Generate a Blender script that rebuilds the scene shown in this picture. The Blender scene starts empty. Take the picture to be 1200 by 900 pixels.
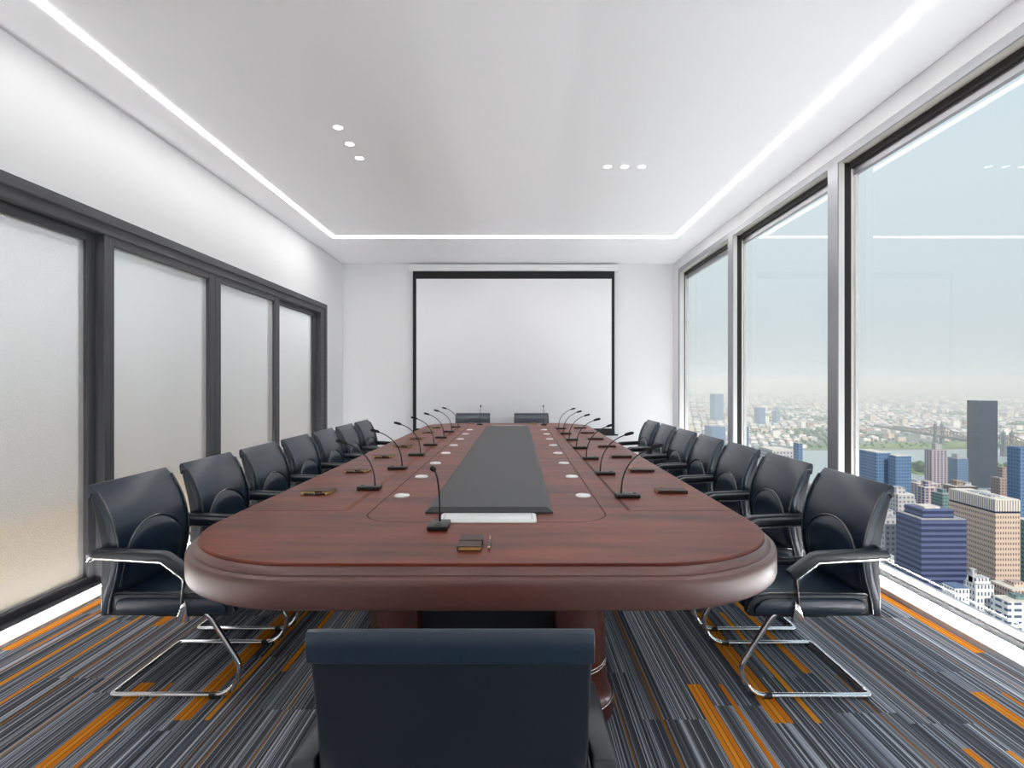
import bpy, bmesh, math, random
from mathutils import Vector, Matrix
C = bpy.context.scene.collection
PI = math.pi
rnd = random.Random(7)

# ------------------------------------------------------------------ materials
MATS = {}
def new_mat(name):
    m = bpy.data.materials.new(name); m.use_nodes = True
    nt = m.node_tree
    for n in list(nt.nodes): nt.nodes.remove(n)
    out = nt.nodes.new('ShaderNodeOutputMaterial')
    return m, nt, out
def pbr(name, col, rough=0.5, metal=0.0, spec=0.5, coat=0.0, coat_rough=0.1, emit=None, emit_s=0.0,
        bump=None, var=None, sheen=0.0):
    m, nt, out = new_mat(name)
    p = nt.nodes.new('ShaderNodeBsdfPrincipled')
    p.inputs['Base Color'].default_value = (*col, 1)
    p.inputs['Roughness'].default_value = rough
    p.inputs['Metallic'].default_value = metal
    p.inputs['Specular IOR Level'].default_value = spec
    p.inputs['Coat Weight'].default_value = coat
    p.inputs['Coat Roughness'].default_value = coat_rough
    if emit:
        p.inputs['Emission Color'].default_value = (*emit, 1)
        p.inputs['Emission Strength'].default_value = emit_s
    if var or bump:
        tc = nt.nodes.new('ShaderNodeTexCoord')
    if var:                                       # (other colour, scale vector, detail)
        c2, sc, det = var
        mp = nt.nodes.new('ShaderNodeMapping'); mp.inputs['Scale'].default_value = sc
        nz = nt.nodes.new('ShaderNodeTexNoise'); nz.inputs['Scale'].default_value = 1; nz.inputs['Detail'].default_value = det
        nz.inputs['Roughness'].default_value = 0.62
        cr = nt.nodes.new('ShaderNodeValToRGB')
        cr.color_ramp.elements[0].position = 0.33; cr.color_ramp.elements[1].position = 0.68
        cr.color_ramp.elements[0].color = (*c2, 1); cr.color_ramp.elements[1].color = (*col, 1)
        nt.links.new(tc.outputs['Object'], mp.inputs[0]); nt.links.new(mp.outputs[0], nz.inputs['Vector'])
        nt.links.new(nz.outputs[0], cr.inputs[0]); nt.links.new(cr.outputs[0], p.inputs['Base Color'])
    if bump:
        sc, st, dist = bump
        nb = nt.nodes.new('ShaderNodeTexNoise'); nb.inputs['Scale'].default_value = sc; nb.inputs['Detail'].default_value = 2
        bp = nt.nodes.new('ShaderNodeBump'); bp.inputs['Strength'].default_value = st; bp.inputs['Distance'].default_value = dist
        nt.links.new(tc.outputs['Object'], nb.inputs['Vector']); nt.links.new(nb.outputs[0], bp.inputs['Height'])
        nt.links.new(bp.outputs[0], p.inputs['Normal'])
    nt.links.new(p.outputs[0], out.inputs[0])
    return m
def attr_mat(name, rough, spec=0.3):
    m, nt, out = new_mat(name)
    p = nt.nodes.new('ShaderNodeBsdfPrincipled'); p.inputs['Roughness'].default_value = rough
    p.inputs['Specular IOR Level'].default_value = spec
    a = nt.nodes.new('ShaderNodeVertexColor'); a.layer_name = 'Col'
    nt.links.new(a.outputs[0], p.inputs['Base Color']); nt.links.new(p.outputs[0], out.inputs[0])
    return m
def facade(name, wall, win, pu, pz, fu, fz, rough=0.6, wrough=0.25):
    """window grid from the building's own coordinates: pitch pu along the face, pz up, window share fu / fz."""
    m, nt, out = new_mat(name)
    p = nt.nodes.new('ShaderNodeBsdfPrincipled')
    tc = nt.nodes.new('ShaderNodeTexCoord'); sx = nt.nodes.new('ShaderNodeSeparateXYZ')
    nt.links.new(tc.outputs['Object'], sx.inputs[0])
    def mth(op, a, b=None):
        n = nt.nodes.new('ShaderNodeMath'); n.operation = op
        for i, v in enumerate((a, b)):
            if v is None: continue
            if isinstance(v, (int, float)): n.inputs[i].default_value = v
            else: nt.links.new(v, n.inputs[i])
        return n.outputs[0]
    u = mth('FRACT', mth('DIVIDE', mth('ADD', mth('ADD', sx.outputs[0], sx.outputs[1]), 500.03), pu))
    z = mth('FRACT', mth('DIVIDE', mth('ADD', sx.outputs[2], 300.0), pz))
    f = mth('MULTIPLY', mth('LESS_THAN', u, fu), mth('LESS_THAN', z, fz))
    mx = nt.nodes.new('ShaderNodeMix'); mx.data_type = 'RGBA'
    nt.links.new(f, mx.inputs[0]); mx.inputs[6].default_value = (*wall, 1); mx.inputs[7].default_value = (*win, 1)
    nt.links.new(mx.outputs[2], p.inputs['Base Color'])
    nt.links.new(mth('ADD', mth('MULTIPLY', f, wrough - rough), rough), p.inputs['Roughness'])
    nt.links.new(p.outputs[0], out.inputs[0])
    return m

M = {}
M['wall'] = pbr('white_paint', (.88, .88, .89), .7, bump=(180, .05, .002))
M['ceiling'] = pbr('ceiling_paint', (.90, .90, .91), .75)
M['white_trim'] = pbr('white_lacquer', (.82, .82, .82), .35)
M['leather'] = pbr('dark_leather', (.007, .021, .043), .30, spec=.65, coat=.14, coat_rough=.2, bump=(420, .06, .001))
M['leather_side'] = pbr('dark_leather_side', (.008, .013, .021), .38, spec=.55, coat=.1, coat_rough=.2, bump=(420, .08, .001))
M['piping'] = pbr('leather_piping', (.050, .056, .064), .14, spec=.9, coat=.6, coat_rough=.08)
M['chrome'] = pbr('chrome', (.80, .80, .80), .09, metal=1)
M['steel'] = pbr('satin_steel', (.72, .70, .68), .22, metal=1)
M['rubber'] = pbr('black_rubber', (.02, .02, .02), .6)
M['wood'] = pbr('mahogany', (.250, .056, .029), .36, spec=.15, var=((.080, .021, .015), (1.5, 8, 9), 7))
M['wood_edge'] = pbr('mahogany_edge', (.160, .056, .042), .42, spec=.5, coat=.8, coat_rough=.36, var=((.095, .034, .027), (2, 9, 9), 5))
M['wood_light'] = pbr('mahogany_light_inlay', (.27, .085, .035), .45, spec=.1, var=((.12, .034, .02), (30, 1.5, 9), 4))
M['wood_dark'] = pbr('mahogany_dark_inlay', (.070, .026, .020), .5, spec=.1)
M['wood_seam'] = pbr('seam_line', (.045, .012, .010), .5, spec=.05)
M['wood_base'] = pbr('mahogany_base', (.125, .022, .015), .25, coat=.4, coat_rough=.12, var=((.055, .012, .010), (9, 9, 1.6), 5))
M['black_panel'] = pbr('black_panel', (.008, .008, .009), .4)
M['runner'] = pbr('black_leather_runner', (.042, .043, .046), .5, spec=.35, bump=(600, .08, .001))
M['white_plastic'] = pbr('white_plastic', (.93, .93, .93), .3)
M['grey_plastic'] = pbr('grey_plastic', (.45, .45, .46), .4)
M['mic_black'] = pbr('mic_black', (.010, .010, .011), .42)
M['mic_foam'] = pbr('mic_foam', (.012, .012, .013), .85, bump=(900, .5, .002))
M['book'] = pbr('brown_leather_cover', (.050, .022, .016), .42, spec=.25)
M['gilt'] = pbr('gilt_pages', (.75, .52, .16), .35, metal=.35)
M['gold'] = pbr('gold', (.83, .58, .25), .25, metal=1)
M['copper'] = pbr('copper', (.80, .42, .22), .3, metal=1)
M['pen'] = pbr('pen_black', (.012, .012, .013), .2)
M['frame'] = pbr('anthracite_frame', (.100, .100, .108), .5, spec=.4, var=((.066, .066, .072), (70, 2.5, 70), 3))
M['frame_upright'] = pbr('anthracite_frame_upright', (.100, .100, .108), .5, spec=.4, var=((.066, .066, .072), (70, 70, 2.5), 3))
M['win_frame'] = pbr('window_grey_metal', (.36, .36, .38), .38, metal=.55)
M['win_bright'] = pbr('pale_window_metal', (.84, .83, .80), .25, spec=.6)
M['win_beige'] = pbr('beige_window_metal', (.62, .60, .54), .3, spec=.6)
M['win_dark'] = pbr('dark_bronze_metal', (.035, .033, .032), .5, spec=.2)
M['win_bronze'] = pbr('bronze_track', (.075, .052, .040), .6, spec=.1)
M['screen'] = pbr('screen_fabric', (.92, .92, .94), .85)
M['screen_black'] = pbr('screen_border', (.008, .008, .008), .7)
M['led'] = pbr('led_light', (1, 1, 1), .5, emit=(1, .99, .97), emit_s=10.5)
M['lamp'] = pbr('downlight_lens', (1, 1, 1), .5, emit=(1, .98, .95), emit_s=9)
M['carpet'] = attr_mat('striped_carpet', .92, .15)
M['corridor_wall'] = pbr('corridor_paint', (.62, .65, .67), .8)
M['corridor_floor'] = pbr('corridor_oak', (.62, .45, .27), .5, var=((.52, .37, .21), (2, 12, 2), 4))

# window glass: transparent with a little mirror reflection
def glass_mat():
    m, nt, out = new_mat('window_glass')
    t = nt.nodes.new('ShaderNodeBsdfTransparent'); t.inputs[0].default_value = (.965, .985, .985, 1)
    g = nt.nodes.new('ShaderNodeBsdfGlossy'); g.inputs['Roughness'].default_value = 0.01
    lw = nt.nodes.new('ShaderNodeLayerWeight')
    pw = nt.nodes.new('ShaderNodeMath'); pw.operation = 'POWER'; pw.inputs[1].default_value = 5
    ma = nt.nodes.new('ShaderNodeMath'); ma.operation = 'MULTIPLY_ADD'; ma.inputs[1].default_value = .28; ma.inputs[2].default_value = .025
    nt.links.new(lw.outputs['Facing'], pw.inputs[0]); nt.links.new(pw.outputs[0], ma.inputs[0])
    mx = nt.nodes.new('ShaderNodeMixShader')
    nt.links.new(ma.outputs[0], mx.inputs[0]); nt.links.new(t.outputs[0], mx.inputs[1]); nt.links.new(g.outputs[0], mx.inputs[2])
    nt.links.new(mx.outputs[0], out.inputs[0])
    return m
M['glass'] = glass_mat()
def frosted_mat(name, scale, strength):
    m, nt, out = new_mat(name)
    r = nt.nodes.new('ShaderNodeBsdfRefraction'); r.inputs['Roughness'].default_value = .42; r.inputs['IOR'].default_value = 1.05
    r.inputs[0].default_value = (.96, .96, .95, 1)
    d = nt.nodes.new('ShaderNodeBsdfTranslucent'); d.inputs[0].default_value = (.93, .93, .92, 1)
    g = nt.nodes.new('ShaderNodeBsdfDiffuse'); g.inputs[0].default_value = (.80, .80, .80, 1)
    m1 = nt.nodes.new('ShaderNodeMixShader'); m1.inputs[0].default_value = .30
    m2 = nt.nodes.new('ShaderNodeMixShader'); m2.inputs[0].default_value = .25
    tc = nt.nodes.new('ShaderNodeTexCoord'); nb = nt.nodes.new('ShaderNodeTexNoise'); nb.inputs['Scale'].default_value = scale
    bp = nt.nodes.new('ShaderNodeBump'); bp.inputs['Strength'].default_value = strength; bp.inputs['Distance'].default_value = .004
    nt.links.new(tc.outputs['Object'], nb.inputs['Vector']); nt.links.new(nb.outputs[0], bp.inputs['Height'])
    for n in (r, d, g): nt.links.new(bp.outputs[0], n.inputs['Normal'])
    nt.links.new(r.outputs[0], m1.inputs[1]); nt.links.new(d.outputs[0], m1.inputs[2])
    nt.links.new(m1.outputs[0], m2.inputs[1]); nt.links.new(g.outputs[0], m2.inputs[2])
    nt.links.new(m2.outputs[0], out.inputs[0])
    return m
M['frosted'] = frosted_mat('frosted_glass', 150, .10)
M['frosted_grain'] = frosted_mat('grained_frosted_glass', 120, 1.0)

# ------------------------------------------------------------------ mesh helpers
def box(bm, x0, x1, y0, y1, z0, z1, bev=0.0, seg=2, mi=0):
    vs = [bm.verts.new(p) for p in ((x0,y0,z0),(x1,y0,z0),(x1,y1,z0),(x0,y1,z0),(x0,y0,z1),(x1,y0,z1),(x1,y1,z1),(x0,y1,z1))]
    fs = [bm.faces.new([vs[i] for i in f]) for f in ((3,2,1,0),(4,5,6,7),(0,1,5,4),(1,2,6,5),(2,3,7,6),(3,0,4,7))]
    for f in fs: f.material_index = mi
    if bev:
        es = list({e for f in fs for e in f.edges})
        bmesh.ops.bevel(bm, geom=es, offset=bev, segments=seg, profile=.5, affect='EDGES')
    return fs
def prism(bm, prof, axis, a, b, bev=0.0, seg=3, ang=30):
    """closed 2D outline extruded along an axis. axis x: prof=(y,z); y: (x,z); z: (x,y)."""
    def P(p, t):
        return {'x': (t, p[0], p[1]), 'y': (p[0], t, p[1]), 'z': (p[0], p[1], t)}[axis]
    A = [bm.verts.new(P(p, a)) for p in prof]; B = [bm.verts.new(P(p, b)) for p in prof]
    n = len(prof); fs = [bm.faces.new(A[::-1]), bm.faces.new(B)]
    for i in range(n):
        j = (i + 1) % n; fs.append(bm.faces.new((A[i], A[j], B[j], B[i])))
    bmesh.ops.recalc_face_normals(bm, faces=fs)
    if bev:
        es = [e for e in {e for f in fs for e in f.edges} if len(e.link_faces) == 2 and e.calc_face_angle() > math.radians(ang)]
        bmesh.ops.bevel(bm, geom=es, offset=bev, segments=seg, profile=.5, affect='EDGES', clamp_overlap=True)
def tube(bm, pts, r, n=10, closed=False, rs=None):
    pts = [Vector(p) for p in pts]; N = len(pts); rings = []; prev = None
    for i, p in enumerate(pts):
        if closed: t = (pts[(i+1) % N] - pts[i-1])
        else: t = pts[min(i+1, N-1)] - pts[max(i-1, 0)]
        t.normalize()
        if prev is None:
            u = t.orthogonal().normalized()
        else:
            u = prev - t * prev.dot(t); u.normalize()
        prev = u; v = t.cross(u); rr = rs[i] if rs else r
        rings.append([bm.verts.new(p + (u*math.cos(2*PI*k/n) + v*math.sin(2*PI*k/n))*rr) for k in range(n)])
    for i in range(N if closed else N-1):
        A = rings[i]; B = rings[(i+1) % N]
        for k in range(n): bm.faces.new((A[k], A[(k+1) % n], B[(k+1) % n], B[k]))
    if not closed: bm.faces.new(rings[0][::-1]); bm.faces.new(rings[-1])
def fillet(pts, rad, seg=6):
    pts = [Vector(p) for p in pts]; out = [pts[0]]
    for i in range(1, len(pts)-1):
        p = pts[i]; r = rad[i] if isinstance(rad, (list, tuple)) else rad
        a = (pts[i-1]-p); b = (pts[i+1]-p); la, lb = a.length, b.length; a.normalize(); b.normalize()
        r = min(r, la*.48, lb*.48)
        for k in range(seg+1):
            t = k/seg; out.append((p+a*r)*(1-t)**2 + p*2*t*(1-t) + (p+b*r)*t*t)
    out.append(pts[-1]); return out
def lathe(bm, prof, n=24, cx=0, cy=0):
    rings = []
    for r, z in prof:
        if r < 1e-6: rings.append([bm.verts.new((cx, cy, z))])
        else: rings.append([bm.verts.new((cx+r*math.cos(2*PI*k/n), cy+r*math.sin(2*PI*k/n), z)) for k in range(n)])
    for A, B in zip(rings, rings[1:]):
        for k in range(n):
            j = (k+1) % n
            if len(A) == 1 and len(B) > 1: bm.faces.new((A[0], B[k], B[j]))
            elif len(B) == 1 and len(A) > 1: bm.faces.new((A[k], B[0], A[j]))
            elif len(A) > 1: bm.faces.new((A[k], A[j], B[j], B[k]))
def round_rect(cx, cy, hx, hy, rads, o=0.0, seg=10):
    """outline, ccw from the -x -y corner; rads = radii of corners (--, +-, ++, -+); o grows it."""
    out = []
    for (sx, sy, a0), r in zip(((-1,-1,PI), (1,-1,1.5*PI), (1,1,0), (-1,1,.5*PI)), rads):
        px, py = cx+sx*(hx-r), cy+sy*(hy-r)
        for k in range(seg+1):
            a = a0 + .5*PI*k/seg
            out.append((px+(r+o)*math.cos(a), py+(r+o)*math.sin(a)))
    return out
def loft(bm, rings, cap0=True, cap1=True):
    R = [[bm.verts.new(p) for p in r] for r in rings]
    n = len(R[0])
    for A, B in zip(R, R[1:]):
        for k in range(n): bm.faces.new((A[k], A[(k+1) % n], B[(k+1) % n], B[k]))
    if cap0: bm.faces.new(R[0][::-1])
    if cap1: bm.faces.new(R[-1])
def obj(name, bm, mat, parent=None, smooth=None, loc=None):
    bmesh.ops.recalc_face_normals(bm, faces=bm.faces)
    me = bpy.data.meshes.new(name)
    if smooth is not None:
        a = math.radians(smooth)
        for f in bm.faces: f.smooth = True
        for e in bm.edges:
            e.smooth = not (len(e.link_faces) == 2 and e.calc_face_angle() > a)
    bm.to_mesh(me); bm.free()
    for m in (mat if isinstance(mat, (list, tuple)) else [mat]): me.materials.append(m)
    o = bpy.data.objects.new(name, me); C.objects.link(o)
    if parent: o.parent = parent
    if loc: o.location = loc
    return o
def tag(o, label=None, cat=None, group=None, kind=None):
    if label: o['label'] = label
    if cat: o['category'] = cat
    if group: o['group'] = group
    if kind: o['kind'] = kind
    return o
def thing(name, label, cat, loc=(0,0,0), rz=0, group=None):
    o = bpy.data.objects.new(name, None); C.objects.link(o); o.location = loc; o.rotation_euler = (0,0,rz)
    o.empty_display_size = .1
    return tag(o, label, cat, group)
def struct(name, bm, mat, label, cat, smooth=None, parent=None):
    o = obj(name, bm, mat, parent, smooth)
    return tag(o, label, cat, None, 'structure')
def copy_tree(o, parent=None):
    c = o.copy(); C.objects.link(c)
    if parent is not None: c.parent = parent
    for ch in list(o.children): copy_tree(ch, c)
    return c
B = bmesh.new
ORD = ['nearest', 'second', 'third', 'fourth', 'fifth', 'sixth', 'farthest']

# ------------------------------------------------------------------ room dimensions (metres; x right, y into the room, z up)
XL, XR, YF, YB, H = -2.523, 2.257, -1.60, 7.907, 3.018
CX = -0.115                                            # middle line of the table
TZ = 0.787                                             # table height

# ---- floor: carpet planks with fine stripes
def carpet():
    bm = B(); col = bm.loops.layers.float_color.new('Col')
    def quad(x0, x1, y0, y1, z, c):
        f = bm.faces.new([bm.verts.new(p) for p in ((x0,y0,z),(x1,y0,z),(x1,y1,z),(x0,y1,z))])
        for l in f.loops: l[col] = (*c, 1)
    darks = [(.050,.051,.056), (.066,.068,.075), (.085,.088,.098), (.058,.066,.082)]
    mids = [(.14,.15,.17), (.12,.14,.18), (.17,.18,.20)]
    lights = [(.34,.36,.41), (.46,.48,.52), (.27,.30,.36)]
    def pattern(r):
        x = 0.0; out = []; mode = r.random()
        while x < .25:
            if r.random() < .12: mode = r.random()
            w = r.choice((.0024,.003,.0036,.0044)) * (1.8 if r.random() < .15 else 1)
            q = r.random()
            if mode < .35: c = r.choice(darks) if q < .74 else (r.choice(mids) if q < .90 else r.choice(lights))
            elif mode < .75: c = r.choice(darks) if q < .46 else (r.choice(mids) if q < .74 else r.choice(lights))
            else: c = r.choice(darks) if q < .34 else (r.choice(mids) if q < .70 else r.choice(lights))
            k = r.uniform(1.05, 1.45)
            if r.random() < .012: c = (.30, .13, .035); w = .004; k = 1
            out.append((x, min(x+w, .25), tuple(v*k for v in c))); x += w
        return out
    offs = {0: .626, 1: .5}
    ncol = int(math.ceil((XR+.12-XL)/.25))
    for i in range(ncol):
        r = random.Random(100+i); pats = [pattern(r) for _ in range(3)]
        y = YF - r.random(); k = r.randrange(3)
        while y < YB:
            y0, y1 = max(y, YF), min(y+1.0, YB)
            if y1 > y0:
                for a, b, c in pats[k % 3]:
                    x0 = XL+.25*i+a; x1 = min(XL+.25*i+b, XR+.10)
                    if x1 > x0: quad(x0, x1, y0, y1, 0, c)
            y += 1.0; k += 1
    O = [(.80,.27,.018), (.72,.22,.014), (.86,.33,.03)]
    bars = [  # x0, x1, y0, y1
        (.7236,.7818,1.33,2.327), (.857,.876,1.33,2.327), (.9725,1.0465,2.061,3.06), (1.128,1.152,2.061,3.06),
        (1.270,1.305,2.417,3.40), (2.178,2.232,2.60,3.60), (1.880,1.930,1.27,2.269), (2.004,2.021,1.27,2.263),
        (1.558,1.588,.92,1.916), (1.703,1.722,.92,1.905), (.549,.559,-1,4.6), (.397,.403,1.4,2.9), (1.40,1.407,1.4,2.4),
        (1.74,1.746,2.0,3.0), (1.575,1.581,2.1,4.0),
        (-2.485,-2.430,2.626,3.62), (-2.36,-2.342,2.626,3.62), (-2.215,-2.190,2.0,3.0), (-2.078,-2.061,1.3,3.3),
        (-1.93,-1.885,2.89,3.88), (-1.610,-1.548,1.34,2.34), (-1.484,-1.467,1.34,2.34), (-1.3125,-1.2475,2.079,3.08),
        (-1.192,-1.173,2.079,3.08), (-1.052,-1.029,2.43,3.43), (-.757,-.728,.94,1.937), (-1.073,-1.066,1.4,2.41),
        (-.906,-.900,-1,5), (-1.943,-1.935,-1,4), (-1.78,-1.772,-1,4), (-2.30,-2.294,.5,4), (-1.70,-1.694,2.4,4)]
    r = random.Random(3)
    for k in range(16):
        x = XL+.1+r.random()*4.5; y = 3.9+r.random()*3.2; w = r.choice((.018,.045,.06)); bars.append((x, x+w, y, min(y+1, YB)))
    for x0, x1, y0, y1 in bars:
        w = x1-x0
        if w < .012: quad(x0, x1, y0, y1, .0006, (.40,.16,.03)); continue
        n = 1 if w < .03 else 5
        if n == 1: quad(x0, x1, y0, y1, .0006, r.choice(O)); continue
        e = [0, .30, .36, .62, .68, 1.0]
        for q in range(5):
            c = O[q % 3] if q % 2 == 0 else (.34,.12,.02)
            quad(x0+w*e[q], x0+w*e[q+1], y0, y1, .0006, c)
    o = obj('floor', bm, M['carpet'])
    tag(o, 'grey striped carpet floor with orange bars', 'floor', None, 'structure')
carpet()
bm = B(); box(bm, XL-2.0, XR+.25, YF-.2, YB+.2, -.30, -.012)
struct('floor_slab', bm, M['corridor_wall'], 'concrete slab under the striped carpet', 'floor')

# ---- walls, ceiling
bm = B(); box(bm, XL-.10, XL, YF, YB, 2.318, H); box(bm, XL-.10, XL, 7.177, YB, 0, 2.318)
struct('wall_left', bm, M['wall'], 'white left wall above and beyond the frosted glass doors', 'wall')
bm = B(); box(bm, XL-.10, XR+.12, YB, YB+.12, 0, H)
struct('wall_back', bm, M['wall'], 'white end wall behind the projection screen', 'wall')
bm = B(); box(bm, XL-.10, XR+.12, YF-.12, YF, 0, H)
struct('wall_front', bm, M['wall'], 'white wall behind the viewer', 'wall')
bm = B(); box(bm, XR, XR+.14, YF, YB, 2.889, H); box(bm, XR, XR+.14, 7.643, YB, 0, 2.889)
struct('wall_right', bm, M['wall'], 'white wall band above the tall city windows', 'wall')
bm = B(); box(bm, XL-2.0, XR+.25, YF-.2, YB+.2, H, H+.2)
struct('ceiling', bm, M['ceiling'], 'flat white ceiling with a light line let into it', 'ceiling')
bm = B(); box(bm, XL-.06, XL+.006, YF, 7.177, 0, .060, .001); box(bm, XL+.006, XL+.023, YF, 7.177, 0, .016); box(bm, XL-.005, XL+.010, 7.177, YB, 0, .060)
struct('baseboard_left', bm, M['white_trim'], 'white baseboard below the frosted glass doors', 'baseboard')
bm = B(); box(bm, XL, 2.257, YB-.012, YB, 0, .060, .003)
struct('baseboard_back', bm, M['white_trim'], 'white baseboard along the end wall', 'baseboard')
bm = B(); box(bm, XR-.010, XR+.010, YF, 7.643, 0, .030); box(bm, XR+.010, XR+.013, YF, 7.643, 0, .070)
struct('baseboard_right', bm, M['white_trim'], 'white kerb below the city windows', 'baseboard')

# ---- corridor behind the frosted glass
bm = B(); box(bm, -4.6, -4.5, YF-.1, YB+.2, 0, H); box(bm, -4.6, XL-.1, YF-.2, YF-.1, 0, H); box(bm, -4.6, XL-.1, YB+.1, YB+.2, 0, H)
struct('wall_corridor', bm, M['corridor_wall'], 'grey corridor wall seen blurred through the frosted glass', 'wall')
bm = B(); box(bm, -4.5, XL-.11, YF-.1, YB+.1, -.010, .0)
struct('floor_corridor', bm, M['corridor_floor'], 'warm oak corridor floor seen blurred through the frosted glass', 'floor')
bm = B(); box(bm, -4.6, XL-.1, YF-.2, YB+.2, 2.99, 3.012)
struct('ceiling_corridor', bm, M['corridor_wall'], 'corridor ceiling behind the frosted glass', 'ceiling')
M['corr_led'] = pbr('corridor_light', (1,1,1), .5, emit=(.95, .97, 1), emit_s=20)
bm = B(); box(bm, -3.10, -2.98, YF+.2, YB-.2, 2.980, 2.9895)
tag(obj('light_fill_strip', bm, M['corr_led']), 'long light strip on the corridor ceiling behind frosted glass', 'light')

# ---- added ceiling fill strips on kerb, baseboard and sill; weak front glow whitens faces
def added_strip(label, x0, x1, z0, z1, face, strong, weak, col):
    top = pbr('fill_lens_'+face, (1,1,1), .5, emit=col, emit_s=strong); dim = pbr('glow_face_'+face, (1,1,1), .5, emit=col, emit_s=weak)
    t = thing('light_fill_strip', label, 'light', ((x0+x1)/2, 0, 0), 0)
    w = (x1-x0)/2; s = 1 if face == 'door_side' else -1
    bm = B(); box(bm, -w, w, YF+.1, 7.60, z1-.0005, z1); obj('lens', bm, top, t)
    bm = B(); box(bm, min(-w*s, w*s), max(-w*s, w*s), YF+.1, 7.60, z0, z1-.0006); obj('glow_face', bm, dim, t)  # faint glow put on the front face so it reads white
added_strip('added bright white fill strip on the kerb under the city windows', XR-.012, XR+.010, .030, .084, 'window_side', 48, 1.3, (.98, .99, 1))
added_strip('added thin white fill strip along the foot of the window glass', XR+.098, XR+.110, .080, .092, 'glass_side', 85, .35, (.98, .99, 1))
added_strip('added white fill strip on the baseboard under the frosted doors', XL+.0065, XL+.024, .016, .0600, 'door_side', 56, 1.0, (1, .99, .98))

# ---- sliding frosted glass doors with their frame
def frame_bar(bm, x0, x1, y0, y1, z0, z1): box(bm, x0, x1, y0, y1, z0, z1, .004, 2)
bm = B()
frame_bar(bm, XL-.09, XL+.030, YF, 7.177, 2.258, 2.318)           # header moulding
frame_bar(bm, XL-.09, XL+.012, YF, 7.137, 2.196, 2.262)
frame_bar(bm, XL-.09, XL+.030, 7.117, 7.177, .06, 2.262)           # end jamb, stepped
frame_bar(bm, XL-.09, XL+.012, 6.985, 7.120, .06, 2.20)
frame_bar(bm, XL-.09, XL+.006, YF, 7.0, .060, .074)
struct('trim_1', bm, M['frame'], 'anthracite frame around the frosted sliding doors', 'frame')
doors = [(1.99, 3.336, -.075, 'frosted_grain', 'near grained frosted sliding door in the back track'),
         (3.336, 4.563, -.020, 'frosted', 'second frosted sliding door with wide dark near stile'),
         (4.563, 5.80, -.020, 'frosted', 'third frosted sliding door in the front track'),
         (5.72, 6.99, -.075, 'frosted', 'far frosted sliding door beside the white wall'),
         (.76, 1.99, -.020, 'frosted', 'frosted sliding door beside the viewer'),
         (-.47, .76, -.020, 'frosted', 'frosted sliding door behind the viewer'),
         (-1.6, -.47, -.075, 'frosted', 'frosted sliding door in the corner behind the viewer')]
for i, (a, b, dx, gm, lab) in enumerate(doors):
    xo = XL+dx
    d = tag(bpy.data.objects.new('door_%d' % (i+1), None), lab, 'door', None, 'structure'); C.objects.link(d)
    near_w = .085 if i != 2 else .09
    far_w = .09 if i != 2 else .115
    if i == 0: far_w = .06
    for (y0, y1) in ((a, a+near_w), (b-far_w, b+(.06 if i == 0 else 0))):
        bm = B(); frame_bar(bm, xo-.035, xo+.022, y0+.001, y1-.001, .075, 2.20); obj('stile', bm, M['frame_upright'], d)
    bm = B(); frame_bar(bm, xo-.033, xo+.020, a+near_w, b-far_w, 2.142, 2.198); obj('top_rail', bm, M['frame'], d)
    bm = B(); frame_bar(bm, xo-.033, xo+.020, a+near_w, b-far_w, .075, .123); obj('bottom_rail', bm, M['frame'], d)
    bm = B()
    vs = [bm.verts.new(p) for p in ((xo-.005, a+near_w-.01, .115), (xo-.005, b-far_w+.01, .115), (xo-.005, b-far_w+.01, 2.15), (xo-.005, a+near_w-.01, 2.15))]
    bm.faces.new(vs)
    tag(obj('glass_pane', bm, M[gm], d), 'frosted glass pane')

# ---- windows on the right
XG = XR+.117
mull = [(7.643, 7.76), (5.716, 5.848), (3.842, 3.968), (1.965, 2.090), (.088, .212), (-1.79, -1.60)]
for i, (y0, y1) in enumerate(mull):
    if i == 0:                                                     # jamb at the far end
        bm = B(); box(bm, XR-.001, XR+.012, 7.620, 7.645, .083, 2.834)
        struct('trim_2', bm, M['win_frame'], 'grey metal edge of the far window jamb', 'trim')
        bm = B(); box(bm, XR+.012, XR+.075, 7.625, 7.644, .083, 2.834); box(bm, XR+.090, XR+.117, 7.628, 7.644, .083, 2.834)
        struct('trim_3', bm, M['win_bright'], 'polished far window jamb', 'trim')
        bm = B(); box(bm, XR+.075, XR+.090, 7.634, 7.644, .083, 2.834)
        struct('trim_4', bm, M['win_dark'], 'dark groove in the far window jamb', 'trim')
    else:
        p = tag(bpy.data.objects.new('trim_%d' % (i+4), None),
                ['', 'farther grey mullion between tall windows', 'nearer grey mullion between tall windows', 'window mullion beside the viewer',
                 'window mullion behind the viewer', 'window mullion at the corner behind the viewer'][i], 'mullion', None, 'structure'); C.objects.link(p)
        bm = B(); box(bm, XR-.002, XR+.006, y0, y1, .083, 2.84, .001, 1)
        obj('face_plate', bm, M['win_frame'], p)
        bm = B(); box(bm, XR+.006, XR+.046, y0+.001, y1-.001, .083, 2.84)
        obj('bright_profile', bm, M['win_bright'], p)
        bm = B(); box(bm, XR+.046, XR+.094, y0+.004, y1-.004, .083, 2.84)
        obj('dark_profile', bm, M['win_dark'], p)
        bm = B(); box(bm, XR+.094, XR+.128, y0-.001, y1+.001, .083, 2.84)
        obj('outer_profile', bm, M['win_bright'], p)
bm = B(); box(bm, XR-.002, XR+.012, YF, 7.645, 2.834, 2.892, .002, 1)
struct('trim_10', bm, M['win_frame'], 'grey head rail above the tall windows', 'trim')
bm = B(); box(bm, XR+.012, XR+.13, YF, 7.645, 2.836, 2.889)
struct('trim_11', bm, M['win_beige'], 'pale underside of the window head', 'trim')
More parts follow.
